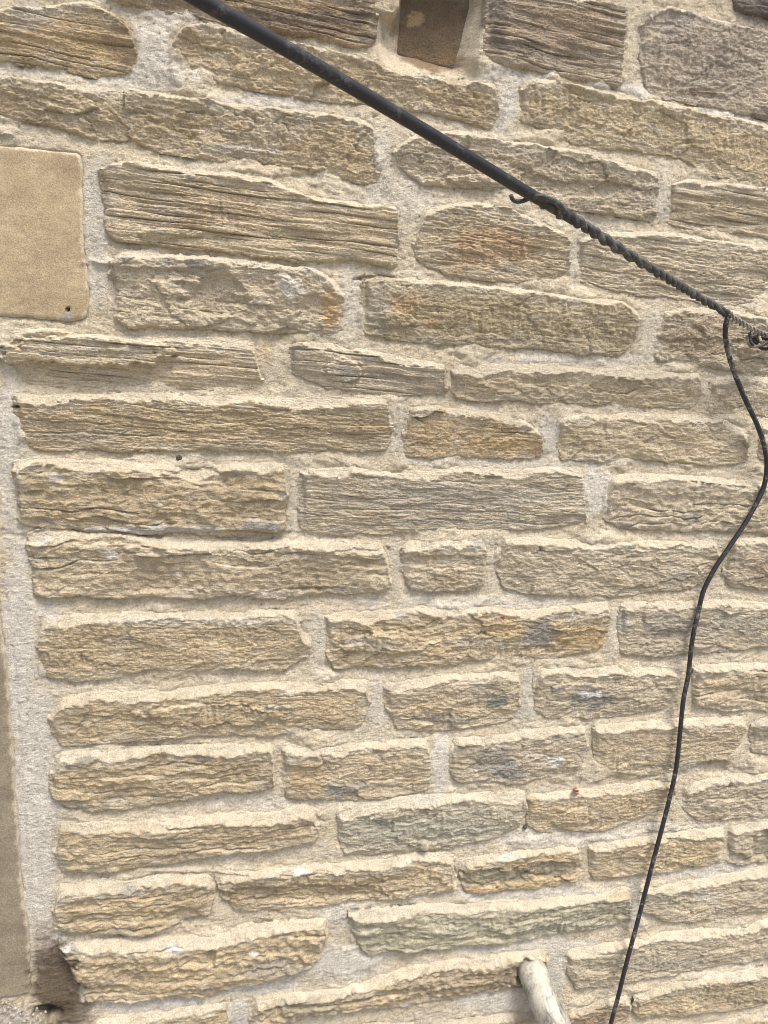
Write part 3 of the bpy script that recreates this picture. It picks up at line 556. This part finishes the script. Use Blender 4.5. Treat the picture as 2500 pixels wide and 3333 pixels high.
# ------------------------------------------------------------------ mortar: one sheet, struck back under each stone and running out over the head of the next
fx = [wp(x, y)[0] for x in (-40, 2560) for y in (-40, 3380)]; fz = [wp(x, y)[2] for x in (-40, 2560) for y in (-40, 3380)]
def axis(lo, a, b, hi, fine, coarse):
    return np.concatenate([np.arange(lo, a, coarse), np.arange(a, b, fine), np.arange(b, hi+coarse, coarse)])
us = axis(X0, min(fx), max(fx), X1, .0026, .012); vs = axis(Z0, min(fz), max(fz), Z1, .0021, .010)
U, V = np.meshgrid(us, vs)
SD = np.full(U.shape, -.2)
SDS = np.full(U.shape, -.2)
recess = None
for s, (kind, proud, p) in enumerate(polys + [('R', 12, chaikin(e, 1)) for e in extra]):
    i0, i1 = np.searchsorted(us, [p[:, 0].min()-.07, p[:, 0].max()+.07]); j0, j1 = np.searchsorted(vs, [p[:, 1].min()-.07, p[:, 1].max()+.07])
    sl = (slice(j0, j1), slice(i0, i1))
    sv = 1000+s*97 if s < len(polys) else 30000+(s-len(polys))*91
    d = sdf(p, U[sl], V[sl])+edge_wobble(U[sl], V[sl], sv, .35 if kind in 'SK' else 1.25)+(0 if kind in 'SK' else .0037)
    if kind == 'K':
        recess = (sl, d, p)
    SD[sl] = np.maximum(SD[sl], d)
    if kind == 'S': SDS[sl] = np.maximum(SDS[sl], d)
inside = SD > 0
CAP = .045
dn = np.full(U.shape, CAP); run = np.full(U.shape[1], CAP)          # distance down to the stone below
for j in range(len(vs)):
    st = vs[j]-vs[j-1] if j else 0
    run = np.where(inside[j], 0, np.minimum(run+st, CAP)); dn[j] = run
up = np.full(U.shape, CAP); run = np.full(U.shape[1], CAP)
for j in range(len(vs)-1, -1, -1):
    st = vs[j+1]-vs[j] if j < len(vs)-1 else 0
    run = np.where(inside[j], 0, np.minimum(run+st, CAP)); up[j] = run
wgt = up/np.maximum(up+dn, 1e-4)
wgt = np.where(inside, .5, wgt)
gap = up+dn
open_ = sst(.05, .088, gap)
hm = (.0056+.0052*np.power(wgt, 1.6))*(1-open_) + .0112*open_
def blur(a, r, ax):
    k = 2*r+1; c = np.cumsum(np.pad(a, [(r+1, r) if i == ax else (0, 0) for i in (0, 1)], 'edge'), ax)
    return (np.take(c, range(k, c.shape[ax]), ax)-np.take(c, range(0, c.shape[ax]-k), ax))/k
wsum = np.where(inside, 0.02, 1.0)
num = hm*wsum
for r in (2, 2): 
    num = blur(blur(num, 2*r, 1), r, 0); wsum = blur(blur(wsum, 2*r, 1), r, 0)
hm = num/wsum
trowel = noise(U*22+V*30, V*120+U*20, 41)*.0006
hm = hm+.0013*fbm(U*16, V*17, 3, 42)+trowel*(1-open_)+(.0015-.0005*open_)*fbm(U*140, V*140, 3, 43)+.0006*fbm(U*380, V*420, 2, 44)
pits = noise(U*150, V*150, 45); hm -= .0018*sst(.52, .7, pits)+.0010*sst(.45, .6, noise(U*260, V*260, 145))
nod = noise(U*110+5, V*110, 46); hm += .0010*sst(.5, .7, nod)
# joints die away where they meet the stone's flank
hm = hm-.0007*np.exp(-np.maximum(-SD, 0)/.0016)
hm = hm+.0020*(1-.6*open_)*fbm(U*30, V*34, 3, 47)+.0068*(1-.85*open_)*sst(.05, .6, fbm(U*8, V*13, 4, 48))-.0014
hm = np.where(inside, hm-np.maximum(SD, 0)*np.where(SDS > -.001, 1.6, .20), hm)
hm = np.where(SDS > -.012, np.minimum(hm, .0086+.0012*fbm(U*70, V*70, 2, 49))-.0010*np.exp(-np.abs(SDS)/.002), hm)
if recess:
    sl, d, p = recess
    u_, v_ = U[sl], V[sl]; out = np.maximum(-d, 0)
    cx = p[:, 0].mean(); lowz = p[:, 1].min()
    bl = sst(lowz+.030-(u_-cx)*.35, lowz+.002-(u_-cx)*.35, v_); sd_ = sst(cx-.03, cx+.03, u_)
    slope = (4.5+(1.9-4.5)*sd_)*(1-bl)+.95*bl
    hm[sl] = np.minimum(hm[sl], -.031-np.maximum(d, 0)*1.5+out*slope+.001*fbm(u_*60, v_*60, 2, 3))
hm = apply_bumps(U, V, hm)
C = np.ones(U.shape+(3,))*np.array([.480, .418, .315])
bm = (sst(-.5, .4, fbm(U*9, V*22, 4, 68))*.85)[..., None]
C = C*(1-bm)+np.array([.450, .378, .262])*bm
gm = np.zeros(U.shape)
wob = .4*fbm(U*24, V*30, 3, 61)
for (x, y, rx, ry, k) in GREYM:
    if k <= 0: continue
    m = bbox_hit(U, V, x, y, rx, ry, 1.6)
    d = pix_scale_ellipse(U[m], V[m], x, y, rx, ry)+wob[m]
    gm[m] = np.maximum(gm[m], k*(1-sst(.5, 1.25, d)))
C = C*(1-gm[..., None])+np.array([.490, .450, .378])*gm[..., None]
C *= (1+.08*fbm(U*10, V*12, 3, 62)+.09*fbm(U*60, V*70, 3, 63)+.07*fbm(U*260, V*260, 2, 64))[..., None]
spk = noise(U*230, V*230, 65)
C *= (1-.35*sst(.52, .68, spk))[..., None]; C *= (1+.20*sst(.4, .6, noise(U*200+9, V*200, 66)))[..., None]
C = np.clip(apply_stains_shade(U, V, C, .97, True), .01, .85)
keep = SD < .016
o, n = grid_mesh('mortar', us, vs, hm, keep, C, MAT_MORTAR, wall, (0, 0, 0)); total += n


# crumbled mortar lying loose at the foot of the jamb
rv, rf, rc = [], [], []
rr = random.Random(8)
t_ = (1+5**.5)/2
ICO = [(-1,t_,0),(1,t_,0),(-1,-t_,0),(1,-t_,0),(0,-1,t_),(0,1,t_),(0,-1,-t_),(0,1,-t_),(t_,0,-1),(t_,0,1),(-t_,0,-1),(-t_,0,1)]
IF = [(0,11,5),(0,5,1),(0,1,7),(0,7,10),(0,10,11),(1,5,9),(5,11,4),(11,10,2),(10,7,6),(7,1,8),(3,9,4),(3,4,2),(3,2,6),(3,6,8),(3,8,9),(4,9,5),(2,4,11),(6,2,10),(8,6,7),(9,8,1)]
for k in range(210):
    x_ = rr.uniform(-20, 150); y_ = rr.uniform(3262, 3400)+max(0, x_-95)*.5
    p0 = wp(x_, y_, rr.uniform(.008, .015)); sz = rr.choice([.0012, .0016, .0022, .003])*rr.uniform(.8, 1.3); o0 = len(rv)
    q = [rr.uniform(.6, 1.3) for _ in range(3)]; cc = rr.uniform(.75, 1.1)
    for c in ICO:
        f = sz/1.9*rr.uniform(.7, 1.35); rv.append(tuple(p0+np.array(c)*np.array(q)*f)); rc.append([.43*cc, .385*cc, .32*cc, 1])
    rf += [tuple(i+o0 for i in f) for f in IF]
me = bpy.data.meshes.new('mortar_rubble'); me.from_pydata(rv, [], rf)
at = me.color_attributes.new('Col', 'FLOAT_COLOR', 'POINT'); at.data.foreach_set('color', np.array(rc, np.float32).ravel())
me.materials.append(MAT_MORTAR); o = bpy.data.objects.new('mortar_rubble', me); COL.objects.link(o); o.parent = wall; o['kind'] = 'stuff'

# solid rubble core behind the face, with its edges
def box(name, lo, hi, mat, parent=None, col=(.36, .30, .21)):
    x0, y0, z0 = lo; x1, y1, z1 = hi
    v = [(x0,y0,z0),(x1,y0,z0),(x1,y1,z0),(x0,y1,z0),(x0,y0,z1),(x1,y0,z1),(x1,y1,z1),(x0,y1,z1)]
    f = [(0,3,2,1),(4,5,6,7),(0,1,5,4),(1,2,6,5),(2,3,7,6),(3,0,4,7)]
    me = bpy.data.meshes.new(name); me.from_pydata(v, [], f)
    at = me.color_attributes.new('Col', 'FLOAT_COLOR', 'POINT'); at.data.foreach_set('color', np.array([list(col)+[1]]*8, np.float32).ravel())
    me.materials.append(mat); o = bpy.data.objects.new(name, me); COL.objects.link(o)
    if parent: o.parent = parent
    return o
box('wall_core', (X0, .045, 0), (X1, .40, Z1), MAT_MORTAR, wall)
box('wall_end', (X0-.05, -.003, 0), (X0, .40, Z1), MAT_MORTAR, wall)
box('wall_end', (X1+.009, -.003, 0), (X1+.06, .40, Z1), MAT_MORTAR, wall)

# ground in front of the wall
gme = bpy.data.meshes.new('ground'); gme.from_pydata([(-60, -60, 0), (60, -60, 0), (60, 60, 0), (-60, 60, 0)], [], [(0, 1, 2, 3)])
at = gme.color_attributes.new('Col', 'FLOAT_COLOR', 'POINT'); at.data.foreach_set('color', np.array([[.26, .235, .20, 1]]*4, np.float32).ravel())
gme.materials.append(MAT_GROUND); g = bpy.data.objects.new('ground', gme); COL.objects.link(g); g['kind'] = 'structure'; g.location = (0, 0, -.004)

# ------------------------------------------------------------------ cables, pipe, fixings
def spline(pts, n):
    P = np.array(pts, float); d = np.r_[0, np.cumsum(np.linalg.norm(np.diff(P, axis=0), axis=1))]
    # Catmull-Rom on the arc length
    out = []; s = np.linspace(0, d[-1], n)
    E = np.vstack([2*P[0]-P[1], P, 2*P[-1]-P[-2]])
    for x in s:
        i = min(max(np.searchsorted(d, x, 'right')-1, 0), len(P)-2); t = (x-d[i])/(d[i+1]-d[i])
        p0, p1, p2, p3 = E[i], E[i+1], E[i+2], E[i+3]
        out.append(.5*((2*p1)+(-p0+p2)*t+(2*p0-5*p1+4*p2-p3)*t*t+(-p0+3*p1-3*p2+p3)*t**3))
    return np.array(out)
def frames(P):
    T = np.gradient(P, axis=0); T /= np.linalg.norm(T, axis=1)[:, None]
    N = np.zeros_like(T); a = np.array([0, 0, 1.]) if abs(T[0][2]) < .9 else np.array([0, 1., 0])
    n = a-T[0]*a.dot(T[0]); n /= np.linalg.norm(n); N[0] = n
    for i in range(1, len(P)):
        n = n-T[i]*n.dot(T[i]); n /= np.linalg.norm(n); N[i] = n
    return T, N, np.cross(T, N)
def tube(name, P, R, mat, parent=None, seg=20, cap=True, wob=0.0, seed=0):
    P = np.array(P); n = len(P); R = np.full(n, R) if np.isscalar(R) else np.array(R)
    T, N, B = frames(P); a = np.linspace(0, 2*PI, seg, endpoint=False)
    rr = R[:, None]*np.ones(seg)
    if wob:
        s = np.r_[0, np.cumsum(np.linalg.norm(np.diff(P, axis=0), axis=1))]
        AA, SS = np.meshgrid(a, s); rr = rr+wob*fbm(np.cos(AA)*1.5+SS*60, np.sin(AA)*1.5+SS*15, 3, seed)
    V_ = P[:, None]+rr[..., None]*(np.cos(a)[None, :, None]*N[:, None]+np.sin(a)[None, :, None]*B[:, None])
    V_ = V_.reshape(-1, 3).tolist(); Fc = []
    for i in range(n-1):
        for k in range(seg):
            k2 = (k+1) % seg; Fc.append((i*seg+k, i*seg+k2, (i+1)*seg+k2, (i+1)*seg+k))
    if cap:
        V_.append(P[0].tolist()); V_.append(P[-1].tolist()); c0, c1 = len(V_)-2, len(V_)-1
        for k in range(seg):
            k2 = (k+1) % seg; Fc.append((c0, k2, k)); Fc.append((c1, (n-1)*seg+k, (n-1)*seg+k2))
    me = bpy.data.meshes.new(name); me.from_pydata(V_, [], Fc)
    me.polygons.foreach_set('use_smooth', np.ones(len(Fc), bool)); me.materials.append(mat); me.update()
    o = bpy.data.objects.new(name, me); COL.objects.link(o)
    if parent:
        o.parent = parent; o.matrix_parent_inverse = Matrix.Translation(-Vector(parent.location))
    return o
def dusty(name, base, dust, amt, rough=.5, scale=60, bump=.0004, stretch=(1, 1, 1), spec=.4):
    m, n, b = new_mat(name)
    geo = n.nodes.new('ShaderNodeNewGeometry'); mp = n.nodes.new('ShaderNodeMapping'); mp.inputs['Scale'].default_value = stretch
    n.links.new(geo.outputs['Position'], mp.inputs[0])
    t = n.nodes.new('ShaderNodeTexNoise'); t.inputs['Scale'].default_value = scale; t.inputs['Detail'].default_value = 7; t.inputs['Roughness'].default_value = .72
    n.links.new(mp.outputs[0], t.inputs['Vector'])
    t2 = n.nodes.new('ShaderNodeTexNoise'); t2.inputs['Scale'].default_value = scale*9; t2.inputs['Detail'].default_value = 3
    n.links.new(mp.outputs[0], t2.inputs['Vector'])
    ad = n.nodes.new('ShaderNodeMath'); ad.operation = 'MULTIPLY_ADD'; ad.inputs[1].default_value = .35
    n.links.new(t2.outputs['Fac'], ad.inputs[0]); n.links.new(t.outputs['Fac'], ad.inputs[2])
    r = n.nodes.new('ShaderNodeMapRange'); r.inputs['From Min'].default_value = .80-amt*.35; r.inputs['From Max'].default_value = .95-amt*.12
    n.links.new(ad.outputs[0], r.inputs['Value'])
    mx = n.nodes.new('ShaderNodeMix'); mx.data_type = 'RGBA'; mx.inputs['A'].default_value = (*base, 1); mx.inputs['B'].default_value = (*dust, 1)
    n.links.new(r.outputs['Result'], mx.inputs['Factor']); n.links.new(mx.outputs['Result'], b.inputs['Base Color'])
    rr = n.nodes.new('ShaderNodeMapRange'); rr.inputs['To Min'].default_value = rough; rr.inputs['To Max'].default_value = .95
    n.links.new(r.outputs['Result'], rr.inputs['Value']); n.links.new(rr.outputs['Result'], b.inputs['Roughness'])
    bp = n.nodes.new('ShaderNodeBump'); bp.inputs['Distance'].default_value = bump; bp.inputs['Strength'].default_value = 1
    n.links.new(ad.outputs[0], bp.inputs['Height']); n.links.new(bp.outputs[0], b.inputs['Normal'])
    b.inputs['Specular IOR Level'].default_value = spec
    return m
M_CABLE = dusty('black_cable_sheath', (.012, .012, .014), (.09, .08, .07), .22, .42, 40, .0003)
M_TWIST = dusty('weathered_wire', (.034, .035, .033), (.15, .14, .12), .4, .6, 70, .0005)
M_DROP = dusty('drop_wire_sheath', (.018, .017, .019), (.30, .27, .22), .27, .5, 28, .0002)
M_METAL = dusty('rusted_wire', (.10, .085, .075), (.33, .29, .24), .7, .6, 90, .0005)
M_PIPE = dusty('dirty_pipe', (.42, .39, .31), (.12, .11, .095), .62, .7, 26, .0012, (1, 1, .45))
M_PIPED = dusty('pipe_lime', (.46, .43, .36), (.22, .20, .17), .3, .9, 50, .0015)
M_RED = dusty('red_plastic', (.42, .15, .12), (.55, .38, .31), .5, .6, 200, .0002)
M_DARK = dusty('dark_iron', (.035, .03, .028), (.10, .08, .06), .5, .7, 200, .0002)

def P3(lst, n=None): return [wp(x, y, o) for x, y, o in lst]
# thick overhead cable
anchor = wp(2500, 1088, .05)
path = P3([(500, -92, .40), (648, -3, .37), (1000, 198, .305), (1310, 382, .245), (1540, 520, .200), (1700, 617, .168), (1790, 668, .150), (1870, 716, .138)])
cab = thing('overhead_cable', 'thick black service cable running down to the right across the top of the wall', 'cable', tuple(path[3]))
tube('sheath', spline(path, 220), .0079, M_CABLE, cab, 28, True, .00012, 3)
# twisted grip
gp = spline(P3([(1770, 658, .153), (1873, 717, .137), (1982, 788, .118), (2042, 827, .110), (2163, 899, .094), (2271, 965, .080), (2345, 1008, .070), (2374, 1026, .067)]), 420)
T, N, B = frames(gp); L = np.r_[0, np.cumsum(np.linalg.norm(np.diff(gp, axis=0), axis=1))]
k = L/L[-1]; R0 = .0051*(1-.22*k)*(1+.06*np.sin(L*210)+.05*np.sin(L*530+1))
for j, ph0 in enumerate((0.2, 0.2+PI)):
    ph = ph0+L/.038*2*PI*(1+.10*np.sin(k*9))
    P = gp+(np.cos(ph)*R0*.66)[:, None]*N+(np.sin(ph)*R0*.66)[:, None]*B
    tube('twisted_strand', P, R0*1.08, M_TWIST, cab, 14, True, .0004, 20+j)
# binding wire at the start of the grip with its free curled end
cp = spline(P3([(1664, 636, .152), (1668, 648, .148), (1682, 656, .148), (1702, 654, .152), (1722, 646, .158), (1745, 640, .168), (1768, 640, .172), (1795, 652, .168), (1820, 664, .160), (1838, 690, .150)]), 60)
tube('curled_wire_end', cp, np.linspace(.0030, .0040, 60), M_TWIST, cab, 12, True, .0002, 5)
mid = spline(P3([(1740, 640, .162), (1775, 648, .165), (1806, 656, .163), (1822, 680, .150), (1818, 706, .135)]), 40)
tube('binding_wire', mid, .0042, M_TWIST, cab, 12, True, .0002, 6)

# chain of thin twisted wire up to the anchor at the right edge
tie = thing('wire_tie', 'thin twisted metal wire looped from the cable to the fixing at the right edge', 'wire', tuple(wp(2440, 1060, .06)))
tp_ = spline(P3([(2366, 1018, .067), (2392, 1038, .064), (2425, 1058, .060), (2462, 1078, .056), (2500, 1092, .050), (2560, 1110, .045)]), 200)
T, N, B = frames(tp_); L = np.r_[0, np.cumsum(np.linalg.norm(np.diff(tp_, axis=0), axis=1))]
for j in range(2):
    ph = j*PI+L/.019*2*PI; P = tp_+(np.cos(ph)*.0034)[:, None]*N+(np.sin(ph)*.0034)[:, None]*B
    tube('wire_strand', P, .0021, M_METAL, tie, 8, True, .0002, 50+j)
fixg = thing('wall_hook', 'dark iron eye hook with looped wire fixed to the wall at the right edge', 'hook', tuple(wp(2480, 1110, .03)))
def ring(cx, cy, off, rx, ry, n=40, a0=0, a1=2*PI, tilt=.3):
    return [wp(cx+rx*math.cos(a), cy+ry*math.sin(a), off+.012*math.sin(a*1.0+tilt)) for a in np.linspace(a0, a1, n)]
tube('hook_eye', ring(2478, 1100, .045, 24, 20), .0042, M_DARK, fixg, 10)
tube('wire_loop', ring(2456, 1112, .052, 20, 17, 40, .5, 6.4, 1), .0028, M_METAL, fixg, 8)
tube('wire_loop', ring(2492, 1118, .050, 26, 18, 40, 1, 7, 2), .0028, M_DARK, fixg, 8)
tube('wire_loop', spline(P3([(2440, 1082, .05), (2446, 1116, .055), (2470, 1128, .06), (2500, 1112, .06), (2530, 1090, .05)]), 40), .0026, M_DARK, fixg, 8)
tube('hook_shank', spline(P3([(2495, 1100, .045), (2530, 1100, .02), (2560, 1100, -.02)]), 20), .005, M_DARK, fixg, 10)

# thin drop wire
dr = [(2374,1022,.070),(2366,1042,.068),(2361,1075,.062),(2365,1122,.055),(2386,1200,.046),(2422,1291,.040),(2464,1381,.036),(2488,1453,.032),(2496,1520,.030),(2483,1593,.028),(2434,1689,.028),(2374,1780,.028),(2326,1852,.028),(2290,1924,.027),(2272,1997,.027),(2253,2087,.028),(2240,2200,.030),(2223,2289,.031),(2205,2470,.032),(2187,2567,.032),(2157,2687,.033),(2127,2800,.033),(2109,2870,.034),(2073,3009,.036),(2042,3124,.038),(2012,3244,.040),(1988,3333,.042),(1960,3430,.044),(1925,3560,.045),(1890,3700,.045)]
dp = P3(dr)
drop = thing('drop_wire', 'thin black wire hanging in an S curve down the right side of the wall', 'wire', tuple(dp[12]))
tube('sheath', spline(dp, 500), .0044, M_DROP, drop, 14, True, .0001, 8)

# pipe
pp = spline([wp(1714, 3126, -.05), wp(1720, 3134, -.01), wp(1730, 3154, .014), wp(1745, 3194, .034), wp(1770, 3260, .052), wp(1812, 3345, .072), wp(1865, 3470, .10), wp(1930, 3600, .13)], 150)
pipe = thing('waste_pipe', 'dirty pale grey pipe coming out of the wall near the bottom edge', 'pipe', tuple(wp(1738, 3150, .014)))
tube('pipe_barrel', pp, .0300, M_PIPE, pipe, 40, True, .0006, 70)
# crust of lime on the upper side of the pipe
T, N, B = frames(pp)
def crust(c, du_, dl, seedc):
    i0 = c-dl; n = 2*dl+1; out = []; fc = []
    upv = np.array([.25, -1, .35]); m = 26
    for i in range(n):
        q = pp[i0+i]; t_ = T[i0+i]; nn = upv-t_*upv.dot(t_); nn /= np.linalg.norm(nn); bb = np.cross(t_, nn)
        for j in range(m):
            a = (j/(m-1)-.5)*du_; x = (i/(n-1)-.5)*2; y = (j/(m-1)-.5)*2
            e = 1-math.sqrt(x*x+y*y)+.5*float(fbm(np.array([x*2.]), np.array([y*2.]), 3, seedc)[0])
            r = .0300+min(max(e, -.6), .5)*.0035
            out.append(tuple(q+r*(math.cos(a)*nn+math.sin(a)*bb)))
    for i in range(n-1):
        for j in range(m-1): fc.append((i*m+j, i*m+j+1, (i+1)*m+j+1, (i+1)*m+j))
    me = bpy.data.meshes.new('lime_crust'); me.from_pydata(out, [], fc); me.polygons.foreach_set('use_smooth', np.ones(len(fc), bool))
    me.materials.append(M_PIPED); o = bpy.data.objects.new('lime_crust', me); COL.objects.link(o); o.parent = pipe
    o.matrix_parent_inverse = Matrix.Translation(-Vector(pipe.location))
crust(62, .9, 16, 5)

# small fixings
plug = thing('wall_plug', 'tiny red plastic wall plug stuck in the stone left of the black wire', 'wall plug', tuple(wp(1878, 2576, .016)))
pl = [wp(1880, 2580, .002), wp(1879, 2578, .012), wp(1878, 2575, .024)]
def hollow(name, a, b, r0, r1, mat, parent):
    a, b = np.array(a), np.array(b); d = (b-a)/np.linalg.norm(b-a)
    P = [a+(b-a)*t for t in np.linspace(0, 1, 6)]+[b-(b-a)*t for t in (0.02, .3, .6)]
    n = 12; x = np.cross(d, [0, 0, 1.]); x /= np.linalg.norm(x); y = np.cross(d, x); V_ = []; Fc = []
    for i, q in enumerate(P):
        r = r0 if i < 6 else r1
        r = r*(1+(.10 if i % 2 else 0)) if i < 6 else r
        for k_ in range(n):
            a_ = 2*PI*k_/n; V_.append(tuple(q+r*(math.cos(a_)*x+math.sin(a_)*y)))
    for i in range(len(P)-1):
        for k_ in range(n): Fc.append((i*n+k_, i*n+(k_+1) % n, (i+1)*n+(k_+1) % n, (i+1)*n+k_))
    me = bpy.data.meshes.new(name); me.from_pydata(V_, [], Fc); me.materials.append(mat)
    o = bpy.data.objects.new(name, me); COL.objects.link(o); o.parent = parent; o.matrix_parent_inverse = Matrix.Translation(-Vector(parent.location)); return o
hollow('plug_sleeve', pl[0], pl[2], .0036, .0020, M_RED, plug)
lp = ring(1874, 2568, .020, 4, 3, 12)
tube('plug_collar', lp, .0018, M_RED, plug, 8)

nail = thing('nail', 'small dark nail head in the pale joint on the left of the wall', 'nail', tuple(wp(583, 1490, .01)))
tube('nail_shank', [wp(583, 1490, -.02), wp(583, 1490, .008)], .0022, M_DARK, nail, 10)
tube('nail_head', [wp(583, 1490, .008), wp(583, 1490, .0085), wp(583, 1490, .0105), wp(583, 1490, .011)], [.003, .0046, .0046, .003], M_DARK, nail, 16)
nail2 = thing('screw', 'tiny dark screw head in the mortar below the greenish grey stone', 'screw', tuple(wp(1709, 2692, .01)))
tube('screw_head', [wp(1709, 2692, -.005), wp(1709, 2692, .0085), wp(1709, 2692, .0115)], [.003, .0042, .0034], M_DARK, nail2, 14)
